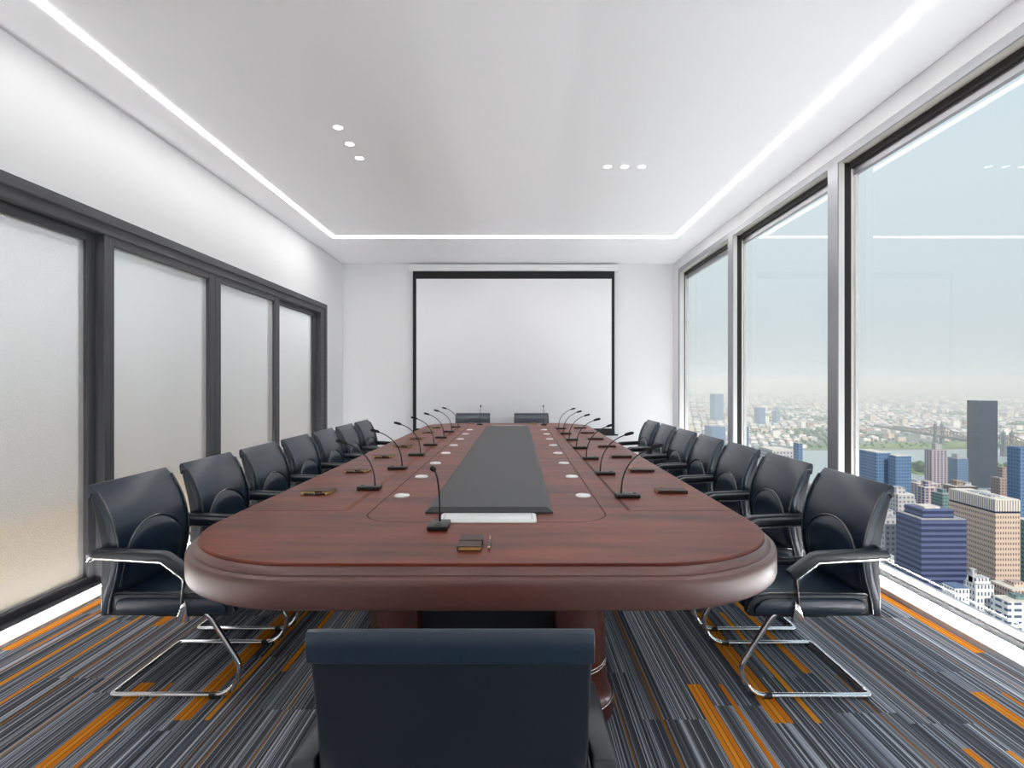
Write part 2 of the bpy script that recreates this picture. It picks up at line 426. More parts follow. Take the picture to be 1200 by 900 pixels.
bm = B(); box(bm, XR+.075, XR+.13, YF, 7.645, 2.796, 2.835)
struct('trim_12', bm, M['win_dark'], 'dark track above the tall windows', 'trim')
bm = B(); box(bm, XR+.013, XR+.080, YF, 7.645, 0, .081)
struct('trim_13', bm, M['win_dark'], 'dark inner track of the window sill', 'trim')
bm = B(); box(bm, XR+.080, XR+.114, YF, 7.645, 0, .079)
struct('trim_14', bm, M['win_bronze'], 'bronze outer track of the window sill', 'trim')
bays = [(5.848, 7.634), (3.968, 5.716), (2.090, 3.842), (.212, 1.965), (-1.6, .088)]
wl = ['far narrow looking city window beside the end wall', 'middle city window behind the right row of chairs', 'wide near city window full of towers',
      'city window beside the viewer', 'city window behind the viewer']
for i, (y0, y1) in enumerate(bays):
    w = tag(bpy.data.objects.new('window_%d' % (i+1), None), wl[i], 'window', None, 'structure'); C.objects.link(w)
    bm = B(); box(bm, XG-.012, XG+.02, y0, y1, 2.747, 2.80, .002, 1); obj('top_sash', bm, M['win_frame'], w)
    bm = B(); box(bm, XG-.006, XG+.02, y0, y1, .083, .112, .002, 1); obj('bottom_sash', bm, M['white_trim'], w)
    bm = B(); box(bm, XG-.006, XG+.02, y1-.022, y1, .112, 2.747, .002, 1); obj('side_sash', bm, M['win_bright'], w)
    bm = B(); bm.faces.new([bm.verts.new(p) for p in ((XG+.006, y0, .10), (XG+.006, y1, .10), (XG+.006, y1, 2.76), (XG+.006, y0, 2.76))])
    obj('glass_pane', bm, M['glass'], w)

# ---- ceiling light line and downlights
bm = B()
lx0, lx1, ly0, ly1 = -2.1675, 1.868, -1.0, 6.452
box(bm, lx0-.024, lx0+.024, ly0, ly1+.045, H-.004, H-.0002); box(bm, lx1-.024, lx1+.024, ly0, ly1+.045, H-.004, H-.0002)
box(bm, lx0+.024, lx1-.024, ly1-.045, ly1+.045, H-.004, H-.0002); box(bm, lx0+.024, lx1-.024, ly0, ly0+.045, H-.004, H-.0002)
tag(obj('light_line', bm, M['led']), 'thin white light line running round the ceiling', 'light')
dl = [(-1.212, 3.695, 'nearest of the three left ceiling downlights'), (-1.212, 3.951, 'middle one of the three left ceiling downlights'),
      (-1.212, 4.197, 'farthest of the three left ceiling downlights'), (.722, 4.362, 'left one of the three downlights nearer the windows'),
      (.859, 4.362, 'middle one of the three downlights nearer the windows'), (.995, 4.362, 'downlight closest to the windows')]
for x, y, lab in dl:
    t = thing('downlight', 'small round recessed light, ' + lab, 'light', (x, y, H), 0, 'ceiling downlights')
    bm = B(); lathe(bm, [(.0295, .01), (.0295, -.003), (.034, -.003), (.035, .0), (.035, .01)]); obj('trim_ring', bm, M['white_trim'], t, 40)
    bm = B(); lathe(bm, [(.029, .01), (.029, -.002), (0, -.002)]); obj('lens', bm, M['lamp'], t)

# ---- projection screen
t = thing('projection_screen', 'large white projection screen with black border on the end wall', 'screen', (-.05, YB, 0))
bm = B(); box(bm, -1.504, 1.500, -.108, -.0005, 2.900, 2.988, .006, 2); obj('case', bm, M['white_plastic'], t)
bm = B(); box(bm, -1.448, 1.450, -.062, -.060, .60, 2.905); obj('black_border', bm, M['screen_black'], t)
bm = B(); box(bm, -1.397, 1.407, -.0645, -.0622, .6415, 2.790); obj('white_fabric', bm, M['screen'], t)
bm = B(); box(bm, -1.450, 1.452, -.070, -.050, .560, .605, .004); box(bm, -1.500, 1.500, -.066, -.054, .538, .560, .004); obj('weight_bar', bm, M['screen_black'], t)

# ------------------------------------------------------------------ conference table
HX, CY, HY, RR = .958, 4.203, 2.701, .46
def outline(o, z): return [(x, y, z) for x, y in round_rect(0, 0, HX, HY, (RR,)*4, o, 16)]
table = thing('conference_table', 'long dark red mahogany conference table with rounded corners', 'table', (CX, CY, 0))
bm = B(); loft(bm, [outline(o, z) for o, z in ((-.004, .745), (0, .748), (0, .7845), (-.0025, TZ))]); obj('tabletop', bm, M['wood'], table, 30)
bm = B(); loft(bm, [outline(o, z) for o, z in ((-.03, .778), (.0008, .778), (.0025, .7785), (.0050, .7775), (.0120, .7710), (.0185, .7630), (.0196, .7600), (.0186, .7587),
     (.0195, .7577), (.0280, .7562), (.0340, .7520), (.0370, .7450), (.0380, .735), (.0380, .684), (.0355, .674), (.029, .668), (.020, .666), (-.05, .666))], True, True)
obj('edge_moulding', bm, M['wood_edge'], table, 25)
def flat_strip(bm, pts, w, z0, z1):
    pts = [Vector((p[0], p[1], 0)) for p in pts]; L, R = [], []
    for i, p in enumerate(pts):
        a = pts[max(i-1, 0)]; b = pts[min(i+1, len(pts)-1)]; t = (b-a).normalized(); n = Vector((-t.y, t.x, 0))*w*.5
        L.append((p+n)); R.append((p-n))
    for i in range(len(pts)-1):
        bm.faces.new([bm.verts.new((q.x, q.y, z1)) for q in (L[i], R[i], R[i+1], L[i+1])])
bm = B()
for s in (-1, 1):
    for y in (2.125-CY, CY-2.125): flat_strip(bm, [(s*.55, y), (s*HX, y)], .006, 0, TZ+.0005)
rr = round_rect(0, 0, .45, 2.255, (.13,)*4, 0, 8); flat_strip(bm, rr+[rr[0]], .005, 0, TZ+.0006)
obj('seam_line', bm, M['wood_seam'], table)
for s in (-1, 1):
    bm = B(); flat_strip(bm, [(s*.55, -2.078), (s*.55, 2.078)], .026 if s < 0 else .015, 0, TZ+.0007)
    obj('inlay_strip', bm, M['wood_light'] if s < 0 else M['wood_dark'], table)
# raised black centre panel
bm = B()
def rr4(hx, y0, y1, z): return [(.008-hx, y0, z), (.008+hx, y0, z), (.008+hx, y1, z), (.008-hx, y1, z)]
loft(bm, [rr4(.243, 2.076-CY, 6.235-CY, TZ), rr4(.243, 2.076-CY, 6.235-CY, TZ+.006), rr4(.222, 2.108-CY, 6.205-CY, TZ+.019)])
obj('centre_panel', bm, M['runner'], table)
for y0, y1 in ((1.936, 2.062), (6.25, 6.40)):
    p = B()
    yc, hy = (y0+y1)/2-CY, (y1-y0)/2
    loft(p, [[(x, y, z) for x, y in round_rect(.009, yc, .176, hy, (.012,)*4, o, 4)] for o, z in ((0, TZ), (0, TZ+.004), (-.004, TZ+.007))])
    cb = obj('cable_box', p, M['white_plastic'], table, 40); tag(cb, 'white cable box lid')
    p = B(); r2 = round_rect(.009, yc, .160, hy-.018, (.008,)*4, 0, 3); flat_strip(p, r2+[r2[0]], .003, 0, TZ+.0075)
    obj('lid_gap', p, M['grey_plastic'], cb)
for s, gx in ((-1, -.506), (1, .289)):
    for k in range(8):
        y = 2.399+.492*k
        bm = B(); lathe(bm, [(.034, 0), (.034, .004), (.030, .008), (.012, .010), (0, .010)], 24, 0, 0)
        g = obj('cable_grommet', bm, M['white_plastic'], table, 40, (gx-CX, y-CY, TZ)); tag(g, 'white cable grommet')
        bm = B(); box(bm, .004, .024, .004, .018, .0095, .0102); obj('cable_slot', bm, M['grey_plastic'], g)
# pedestals: wooden columns with silver lines, black recessed panel between
def pedestal(sgn):
    yc = 2.33-CY if sgn < 0 else CY-2.33
    for s in (-1, 1):
        rad = {(-1,-1): (.17,.02,.02,.08), (1,-1): (.02,.17,.08,.02), (-1,1): (.08,.02,.02,.17), (1,1): (.02,.08,.17,.02)}[(s, sgn)]
        def ol(o, z): return [(x, y, z) for x, y in round_rect(s*.360, yc, .107, .31, rad, o, 8)]
        bm = B(); loft(bm, [ol(o, z) for o, z in ((.028, 0), (.032, .004), (.032, .058), (.024, .066), (.012, .10), (.004, .15), (.001, .19), (0, .24), (0, .670))])
        c = obj('pedestal_column', bm, M['wood_base'], table, 35)
        for o, z, r in ((.029, .062, .0032), (.002, .192, .0022), (.001, .204, .0022)):
            bm = B(); tube(bm, ol(o, z), r, 6, True); obj('metal_line', bm, M['steel'], c, 60)
    bm = B(); box(bm, -.255, .255, yc-.20, yc+.20, 0, .668); obj('recessed_panel', bm, M['black_panel'], table)
pedestal(-1); pedestal(1)
bm = B(); box(bm, -.20, .20, 2.6-CY, CY-2.6, .02, .60); obj('modesty_panel', bm, M['black_panel'], table)

# ------------------------------------------------------------------ chair
FRONT = [(-.262,.345), (-.258,.39), (-.247,.44), (-.233,.49), (-.225,.54), (-.222,.59), (-.226,.64), (-.237,.69), (-.251,.735), (-.268,.775), (-.288,.812), (-.308,.843), (-.324,.862)]
def yfront(z):
    for (a, za), (b, zb) in zip(FRONT, FRONT[1:]):
        if za <= z <= zb: return a+(b-a)*(z-za)/(zb-za)
    return FRONT[0][0] if z < FRONT[0][1] else FRONT[-1][0]
SIDE_F = [(-.262,.352), (-.250,.44), (-.240,.52), (-.238,.59), (-.240,.64), (-.248,.69), (-.260,.74), (-.275,.785), (-.293,.82), (-.312,.842)]
REAR = [(-.340,.845), (-.3325,.80), (-.3205,.75), (-.308,.70), (-.297,.64), (-.292,.59), (-.293,.50), (-.295,.42), (-.295,.336)]
def make_chair():
    t = thing('conference_chair', 'x', 'chair')
    W = .236
    # shell
    bm = B(); prism(bm, [(-.262,.336)] + SIDE_F + REAR, 'x', -W, W, .008, 3, 40); obj('back_shell', bm, M['leather_side'], t, 35)
    # cushion: front skin and the roll over the top
    inner = [(y-.030, z) for y, z in FRONT[:-2]]
    roll = [(-.332,.871), (-.341,.868), (-.3455,.858), (-.3445,.840), (-.3395,.815), (-.334,.812), (-.328,.835)]
    prof = FRONT + roll + [(-.318,.836), (-.312,.815)] + inner[::-1]
    bm = B(); prism(bm, prof, 'x', -W-.004, W+.004, .010, 3, 50); cu = obj('back_cushion', bm, M['leather'], t, 40)
    for s in (-1, 1):
        bm = B(); tube(bm, [(s*(W+.002), y+.004, z) for y, z in FRONT[:-1]], .0042, 8); obj('piping', bm, M['piping'], cu, 60)
        bm = B(); tube(bm, [(s*(W+.0), y-.001, z) for y, z in SIDE_F[1:]], .0038, 8); obj('piping', bm, M['piping'], cu, 60)
    # arched lumbar pad
    HWP, Z0, ZS, ZA = .196, .43, .555, .135
    def top(x): return ZS + ZA*math.sqrt(max(0, 1-(x/HWP)**2))**1.15
    bm = B(); nx, nz = 28, 14; grid = []
    for i in range(nx+1):
        x = -HWP + 2*HWP*i/nx; col = []
        for j in range(nz+1):
            z = Z0 + (top(x)-Z0)*j/nz
            e = min(1, (1-abs(x)/HWP)*6, (1-j/nz)*4)
            col.append(bm.verts.new((x, yfront(z)-.002+.011*math.sin(.5*PI*max(0, e)), z)))
        grid.append(col)
    for i in range(nx):
        for j in range(nz): bm.faces.new((grid[i][j], grid[i+1][j], grid[i+1][j+1], grid[i][j+1]))
    lp = obj('lumbar_pad', bm, M['leather'], t, 60)
    arch = [(-HWP, .44)] + [(-HWP*math.cos(PI*k/28), top(-HWP*math.cos(PI*k/28))) for k in range(29)] + [(HWP, .44)]
    bm = B(); tube(bm, [(x, yfront(z)+.003, z) for x, z in arch], .004, 6); obj('piping', bm, M['piping'], lp, 60)
    # seat
    seat = [(-.25,.345), (-.25,.408), (-.15,.404), (0,.408), (.12,.418), (.19,.418), (.225,.402), (.240,.375), (.236,.345), (.215,.334), (.10,.332), (-.10,.338)]
    bm = B(); prism(bm, seat, 'x', -.205, .205, .010, 3, 35); obj('seat', bm, M['leather'], t, 40)
    for s in (-1, 1):
        so = [(-.262,.336), (-.262,.40), (-.255,.418), (-.23,.427), (.16,.427), (.205,.418), (.235,.392), (.248,.352), (.240,.337), (.22,.334)]
        a, b = sorted((s*.19, s*.232)); bm = B(); prism(bm, so, 'x', a, b, .008, 3, 40); bo = obj('side_bolster', bm, M['leather_side'], t, 40)
        pad = [(-.225,.358), (-.232,.378), (-.222,.402), (-.19,.410), (.15,.410), (.19,.402), (.216,.380), (.222,.352), (.205,.346), (-.205,.346)]
        a, b = sorted((s*.225, s*.246)); bm = B(); prism(bm, pad, 'x', a, b, .010, 3, 40); obj('side_pad', bm, M['leather'], bo, 50)
        bm = B(); tube(bm, [(s*.233, y, z+.002) for y, z in ((-.258,.38), (-.25,.414), (-.23,.428), (.0,.429), (.16,.429), (.205,.420), (.237,.392), (.249,.352))], .0034, 6); obj('piping', bm, M['piping'], bo, 60)
        # armrest
        ar = [(-.322,.592), (-.018,.574), (.074,.506), (.066,.40)]
        a, b = s*.243, s*.287
        bm = B()
        up = [(-.305,.590), (-.018,.573), (.080,.500), (.098,.518), (.100,.530), (.004,.600), (-.02,.608), (-.20,.617), (-.29,.620)]
        prism(bm, up, 'x', min(a, b), max(a, b), .008, 3, 25); ap = obj('armrest_pad', bm, M['leather_side'], t, 40)
        band = [(-.300,.590), (-.018,.573), (.074,.504), (.064,.40), (.058,.40), (.066,.500), (-.021,.565), (-.300,.581)]
        bm = B(); prism(bm, band, 'x', min(s*.246, s*.284), max(s*.246, s*.284), .0015, 1, 30); am = obj('armrest_bracket', bm, M['steel'], t, 40)
        bm = B(); prism(bm, [(-.316,.600), (-.290,.592), (-.290,.580), (-.314,.568)], 'x', min(s*.22, s*.284), max(s*.22, s*.284), .003, 2, 30); obj('bracket_end', bm, M['chrome'], am, 40)
        bm = B(); prism(bm, [(.058,.41), (.066,.41), (.078,.322), (.030,.320), (.034,.345), (.046,.385)], 'x', min(s*.244, s*.262), max(s*.244, s*.262), .003, 2, 30); obj('bracket_plate', bm, M['chrome'], am, 40)
    # cantilever sled
    X = .228; pts = []
    half = [(.13,.345), (.15,.330), (.283,.118), (.225,.0125), (-.257,.0125)]
    left = fillet([(-X, y, z) for y, z in half] + [(X, -.257, .0125)], [0, .01, .075, .075, .02, 0], 7)[:-1]
    path = left + [Vector((-p.x, p.y, p.z)) for p in left[::-1]]
    bm = B(); tube(bm, path, .0112, 12); sl = obj('sled_frame', bm, M['chrome'], t, 60)
    for s in (-1, 1):
        for y in (.165,):
            bm = B(); tube(bm, [(s*X, y-.018, .0120), (s*X, y+.018, .0120)], .0119, 12); obj('floor_glide', bm, M['rubber'], sl, 60)
    bm = B(); box(bm, -.20, .20, -.10, .17, .318, .336, .006); obj('under_plate', bm, M['rubber'], t)
    return t
chair0 = make_chair(); used = [False]
def place_chair(x, y, rz, label, group=None):
    o = copy_tree(chair0) if used[0] else chair0
    used[0] = True
    o.location = (x, y, 0); o.rotation_euler = (0, 0, rz); o['label'] = label
    if group: o['group'] = group
    elif 'group' in o: del o['group']
place_chair(CX+.004, 1.247, 0, 'black leather chair at the near table end with its back to the viewer')
for k in range(7):
    nm = ORD[k]
    place_chair(-1.400, 2.455+.605*k, -PI/2, 'black leather sled chair, %s in the row along the frosted doors' % nm, 'chairs along the table')
    place_chair(1.182, 2.450+.605*k, PI/2, 'black leather sled chair, %s in the row along the city windows' % nm, 'chairs along the table')
place_chair(-.62, 7.35, PI, 'black leather chair at the far table end, nearer the frosted doors', 'chairs at the far end')
place_chair(.20, 7.35, PI, 'black leather chair at the far table end, nearer the city windows', 'chairs at the far end')

# ------------------------------------------------------------------ microphones, notebooks, pens
def make_mic():
    t = thing('gooseneck_microphone', 'x', 'microphone')
    bm = B(); box(bm, -.034, .034, -.052, .052, 0, .015, .003, 2); b = obj('base', bm, M['mic_black'], t, 40)
    bm = B(); box(bm, -.012, .012, -.040, -.026, .0145, .0170, .001, 1); obj('talk_button', bm, M['rubber'], b)
    p = [(0,0), (.002,.03), (.005,.055), (.013,.085), (.025,.112), (.042,.137), (.062,.158), (.085,.175), (.11,.189), (.137,.200)]
    bm = B(); tube(bm, [(0, .026-a, .014+z) for a, z in p], .0028, 8, rs=[.0042,.0036]+[.003]*8); obj('gooseneck', bm, M['mic_black'], t, 60)
    bm = B(); tube(bm, [(0, .026-a, .014+z) for a, z in ((.131,.1975), (.136,.1995), (.143,.2025), (.170,.2095), (.180,.211), (.184,.2115))], .01, 12, rs=[.003,.0062,.0082,.0086,.0070,.003])
    obj('mic_head', bm, M['mic_foam'], t, 60)
    return t
def make_book():
    t = thing('notebook', 'x', 'notebook')
    w, l = .0348, .0675
    bm = B(); box(bm, -w+.003, w-.002, -l+.002, l-.002, .0022, .0105); obj('gilt_pages', bm, M['gilt'], t)
    bm = B(); box(bm, -w, w, -l, l, 0, .0022, .0008, 1); box(bm, -w, w, -l, l, .0105, .0130, .0010, 2); box(bm, -w-.0012, -w+.003, -l, l, .0004, .0126, .001, 1); obj('cover', bm, M['book'], t)
    bm = B(); box(bm, -w-.002, w+.002, -.004, .030, .0128, .0142, .0006, 1); box(bm, w-.0005, w+.0018, -.004, .030, .0004, .0138); obj('strap', bm, M['book'], t)
    return t
def make_pen():
    t = thing('pen', 'x', 'pen')
    z = .0048
    def cyl(y0, y1, r0, r1=None): 
        bm = B(); tube(bm, [(0, y0, z), (0, y1, z)], r0, 10, rs=[r0, r1 or r0]); return bm
    obj('barrel', cyl(-.046, .0, .0042), M['pen'], t, 60); obj('cap', cyl(.003, .050, .0046), M['pen'], t, 60)
    obj('ring', cyl(-.0005, .0035, .0048), M['gold'], t, 60)
    obj('nib', cyl(-.058, -.046, .0022, .0042), M['copper'], t, 60); obj('finial', cyl(.050, .057, .0046, .003), M['gold'], t, 60)
    bm = B(); box(bm, -.0012, .0012, .012, .052, z+.0044, z+.0066); obj('clip', bm, M['gold'], t)
    return t
MIC, BOOK, PEN = make_mic(), make_book(), make_pen(); first = {}
def put(src, x, y, rz, label, group):
    k = src.name
    o = src if k not in first else copy_tree(src)
    first[k] = True
    o.location = (x, y, TZ+.0010); o.rotation_euler = (0, 0, rz); o['label'] = label; o['group'] = group
def seat_set(mx, my, bx, by, rz, where, big=False):
    put(MIC, mx, my, rz, 'black gooseneck microphone ' + where, 'microphones on the table')
    put(BOOK, bx, by, rz, 'slim brown leather notebook ' + where, 'notebooks on the table')
    c, s = math.cos(rz), math.sin(rz)
    px, py = .057, .002
    put(PEN, bx+c*px-s*py, by+s*px+c*py, rz, 'black and gold pen beside the notebook ' + where, 'pens on the table')
seat_set(-.269, 1.878, -.1416, 1.676, 0, 'at the near end of the table')
for k in range(7):
    seat_set(-.693, 2.565+.6035*k, -.901, 2.475+.604*k, -PI/2, 'at the %s seat along the frosted doors' % ORD[k])
    seat_set(.480, 2.385+.599*k, .700, 2.489+.597*k, PI/2, 'at the %s seat along the city windows' % ORD[k])
seat_set(-.4475, 6.60, -.565, 6.78, PI, 'at the far end nearer the frosted doors')
seat_set(.3235, 6.60, .202, 6.78, PI, 'at the far end nearer the city windows')

# ------------------------------------------------------------------ the city outside, ground about 180 m below
GZ = -180.0
F = {
 'tan': facade('tan_facade', (.56,.43,.36), (.12,.09,.10), 1.55, 3.2, .46, .45),
 'tan_top': facade('tan_fins', (.66,.58,.52), (.20,.20,.24), 1.6, 40, .42, .95),
 'blue': facade('blue_banded_facade', (.085,.105,.21), (.025,.035,.09), 90, 3.1, 1.0, .50, .5, .15),
 'dark': facade('dark_glass', (.012,.022,.055), (.008,.015,.040), 2.4, 4, .8, .8, .25, .10),
 'slab': facade('grey_blue_slab', (.11,.19,.33), (.07,.13,.25), 3, 3.6, .6, .5, .4, .2),
 'pink': facade('pink_striped_facade', (.46,.34,.34), (.07,.12,.22), 5.2, 3.0, .62, .75),
 'brown': facade('brown_facade', (.32,.24,.22), (.10,.10,.12), 3.4, 3.2, .5, .5),
 'white': facade('white_facade', (.72,.71,.72), (.10,.12,.20), 1.7, 3.4, .45, .50),
 'white_band': facade('white_banded_facade', (.70,.71,.74), (.08,.12,.20), 4.8, 3.0, .75, .42),
 'green': facade('green_glass_facade', (.16,.24,.24), (.07,.12,.13), 2.5, 3.2, .7, .6),
 'grey': facade('grey_facade', (.42,.41,.43), (.18,.18,.22), 3.2, 3.4, .5, .5),
}
RF = {'pale': pbr('pale_roof', (.68,.62,.56), .8, var=((.50,.46,.43), (.25,.25,.25), 4)),
      'grey': pbr('grey_roof', (.38,.37,.39), .8, var=((.26,.26,.29), (.3,.3,.3), 4)),
      'blue': pbr('blue_roof', (.10,.15,.26), .7)}
def building(name, label, cat, x0, x1, y0, y1, zt, fac, roof, boxes=(), group=None, crown=None):
    t = thing(name, label, cat, ((x0+x1)/2, (y0+y1)/2, GZ), 0, group)
    w, d, h = (x1-x0)/2, (y1-y0)/2, zt-GZ
    bm = B(); box(bm, -w, w, -d, d, 0, h - (crown[1] if crown else 0)); obj('walls', bm, F[fac], t)
    if crown:
        bm = B(); box(bm, -w, w, -d, d, h-crown[1]+crown[2], h); obj('crown', bm, F[crown[0]], t)
        bm = B(); box(bm, -w*.97, w*.97, -d*.97, d*.97, h-crown[1], h-crown[1]+crown[2]); obj('recessed_floor', bm, F['dark'], t)
    bm = B(); box(bm, -w+.3, w-.3, -d+.3, d-.3, h, h+.5); obj('roof', bm, RF[roof], t)
    for bx0, bx1, by0, by1, bh, m in boxes:
        bm = B(); box(bm, w*bx0, w*bx1, d*by0, d*by1, h, h+bh); obj('roof_house', bm, F.get(m) or RF[m], t)
    return t
building('office_tower', 'slender dark glass tower rising highest above the river', 'tower', 803, 836, 950, 975, -28, 'dark', 'grey')
building('office_tower', 'tan stone tower with rows of small square windows', 'tower', 289, 304, 330, 366, -69, 'tan', 'pale',
         [(-.5,.2,-.6,-.1,1.2,'grey'), (-.3,.6,.1,.5,.9,'grey')], None, ('tan_top', 8.0, 1.3))
building('office_block', 'broad blue banded office block left of the tan tower', 'building', 222, 247, 300, 320, -73.5, 'blue', 'grey',
         [(-.75,.62,-.7,.75,5.0,'blue'), (-.5,.2,-.4,.4,6.0,'pale')])
building('office_tower', 'grey blue slab tower by the water, next to the mullion', 'tower', 408, 424, 620, 656, -77, 'slab', 'pale')
building('office_tower', 'grey blue glass slab with a flared foot by the water', 'tower', 416, 433, 600, 612, -78, 'slab', 'pale')
building('apartment_tower', 'pink and blue striped apartment tower standing before the river', 'tower', 608, 630, 800, 815, -96, 'pink', 'grey', [(-.3,.5,-.5,.5,9,'grey')])
building('apartment_tower', 'pale blue apartment tower left of the dark glass tower', 'tower', 677, 694, 840, 862, -114, 'slab', 'grey', [(-.5,.2,-.5,.5,6,'grey')])
building('apartment_tower', 'grey brown apartment tower between striped and dark glass towers', 'tower', 640, 655, 830, 850, -112, 'brown', 'grey')
building('office_tower', 'blue glass tower cut by the right edge of the photo', 'tower', 479, 515, 520, 534, -60, 'slab', 'blue')
building('office_block', 'narrow grey striped block behind the nearest window side chair', 'building', 229, 240, 340, 352, -82, 'grey', 'grey', [(-.6,.3,-.5,.5,4,'grey')])
building('low_rise_building', 'small white building with a dark blue roof near the sill', 'building', 210, 217, 262, 270, -97, 'white', 'blue')
building('low_rise_building', 'small pale stepped building with a rooftop tower', 'building', 225, 234, 268, 275, -97.5, 'white', 'grey', [(-.9,.75,-.8,.8,3.2,'white'), (-.9,-.4,-.3,.4,7,'grey')])
building('low_rise_building', 'white building with long window bands in the photo corner', 'building', 229, 247, 255, 264, -101, 'white_band', 'pale', [(-.3,.2,-.4,.5,2.5,'green'), (.4,.8,-.3,.4,3,'tan')])
building('low_rise_building', 'pale brown building behind the white banded one', 'building', 252, 268, 278, 292, -104, 'tan', 'pale', [(-.4,.4,-.4,.4,2.5,'tan')])
building('office_block', 'green glass block right of the tan tower', 'building', 346, 367, 370, 380, -92, 'green', 'pale')
building('low_rise_building', 'pinkish block behind the broad blue office block', 'building', 418, 430, 560, 572, -105, 'pink', 'pale', [(-.5,.5,-.5,.5,6,'pink')])
building('low_rise_building', 'grey green roofed block behind the tan tower', 'building', 405, 416, 520, 534, -104, 'green', 'grey', [(-.5,.3,-.5,.5,4,'green')])
building('low_rise_building', 'wide brown roofed block at the foot of the dark glass tower', 'building', 482, 506, 600, 618, -112, 'brown', 'pale', [(-.6,.0,-.5,.5,6,'brown'), (.2,.8,-.4,.4,4,'grey')])
building('apartment_tower', 'brown stepped apartment block right of the dark glass tower', 'tower', 548, 562, 620, 632, -106, 'brown', 'grey', [(-.2,.9,-.5,.5,12,'brown')])
building('office_block', 'pale grey block below the flared glass slab', 'building', 300, 313, 430, 446, -86, 'grey', 'pale', [(-.8,.3,-.5,.5,5,'grey')])
building('office_block', 'wide grey block seen through the middle window above chairs', 'building', 243, 263, 520, 549, -62, 'grey', 'pale')
building('office_block', 'thin grey block before the river in the middle window', 'building', 361, 366, 700, 714, -75, 'slab', 'pale')
building('apartment_tower', 'hazy tower rising highest in the far narrow window', 'tower', 942, 983, 2600, 2670, -47, 'slab', 'grey')
building('apartment_tower', 'hazy tower in the middle window, left of two', 'tower', 1021, 1046, 2300, 2352, -99, 'slab', 'grey')
building('apartment_tower', 'hazy tower in the middle window, right of two', 'tower', 1184, 1203, 2500, 2535, -122, 'slab', 'grey')
building('office_block', 'hazy grey block at the foot of the far narrow window', 'building', 534, 572, 1500, 1556, -116, 'slab', 'grey')
building('apartment_tower', 'thin blue tower beside the farther mullion', 'tower', 417, 424, 1000, 1016, -77, 'slab', 'blue')

# unseen terrace added below the windows to bounce daylight onto the ceiling
M['bounce_white'] = pbr('white_bounce_surface', (.86,.86,.84), .8)
bm = B(); box(bm, 2.6, 10.0, -14, 22, -4.4, -4.0); box(bm, 9.8, 10.0, -14, 22, -4.0, -3.75)
tag(obj('bounce_terrace', bm, M['bounce_white']), 'unseen white terrace added to bounce daylight up through the windows', 'terrace', None, 'structure')

# mid-rise blocks filling the near river bank between the towers
r = random.Random(21); hero = [(o.location.x, o.location.y) for o in bpy.data.objects if o.type == 'EMPTY' and o.get('category') in ('tower', 'building')]
yy = 300.0
while yy < 850:
    sz = 46; xx = .42*yy + r.uniform(0, 20)
    while xx < 1.05*yy:
        bw, bd = sz*r.uniform(.28, .40), sz*r.uniform(.26, .38); cx, cy = xx+sz/2, yy+sz/2
        if all(abs(cx-hx) > bw+19 or abs(cy-hy) > bd+24 for hx, hy in hero) and cy < 960-.10*cx and r.random() < .8:
            building('mid_rise_block', 'mid rise block among others on the near river bank', 'building', cx-bw, cx+bw, cy-bd, cy+bd, GZ+r.uniform(16, 48),
                     r.choice(('brown', 'grey', 'tan', 'white', 'grey', 'pink')), r.choice(('pale', 'grey', 'grey')), [(r.uniform(-.7,-.2), r.uniform(.1,.6), -.4, .5, r.uniform(3, 6), 'grey')], 'mid-rise blocks on the near bank')
        xx += sz
    yy += sz

# ground, river, island
M['ground'] = pbr('city_ground', (.34,.33,.32), .9, var=((.14,.17,.11), (.006,.006,.006), 8))
bm = B(); bm.faces.new([bm.verts.new(p) for p in ((40,60,GZ), (16000,60,GZ), (16000,16000,GZ), (40,16000,GZ))])
struct('ground', bm, M['ground'], 'city ground stretching to the hazy horizon', 'ground')
M['water'] = pbr('river_water', (.33,.40,.42), .28, spec=.5, bump=(.06, .25, .6))
bm = B()
far = [(300,1470), (1000,1485), (1300,1520), (2600,1500)]; near = [(300,900), (700,900), (1000,860), (1600,800), (2600,780)]
bm.faces.new([bm.verts.new((x, y, GZ+.6)) for x, y in near + far[::-1]])
struct('river', bm, M['water'], 'pale river crossing behind the towers', 'river')
M['lawn'] = pbr('island_grass', (.22,.30,.07), .9, var=((.10,.17,.05), (.02,.02,.02), 5))
bm = B(); isl = [(800,1090), (818,1078), (900,1070), (1500,1040), (1500,1180), (900,1235), (826,1240), (806,1180)]
prism(bm, isl, 'z', GZ, GZ+3)
struct('island', bm, M['lawn'], 'green river island behind the striped apartment tower', 'island')
bm = B(); bm.faces.new([bm.verts.new(p) for p in ((820,1520,GZ+.9), (1900,1545,GZ+.9), (1900,1680,GZ+.9), (1450,1720,GZ+.9), (820,1600,GZ+.9))])
struct('lawn', bm, M['lawn'], 'green park on the far river bank', 'lawn')

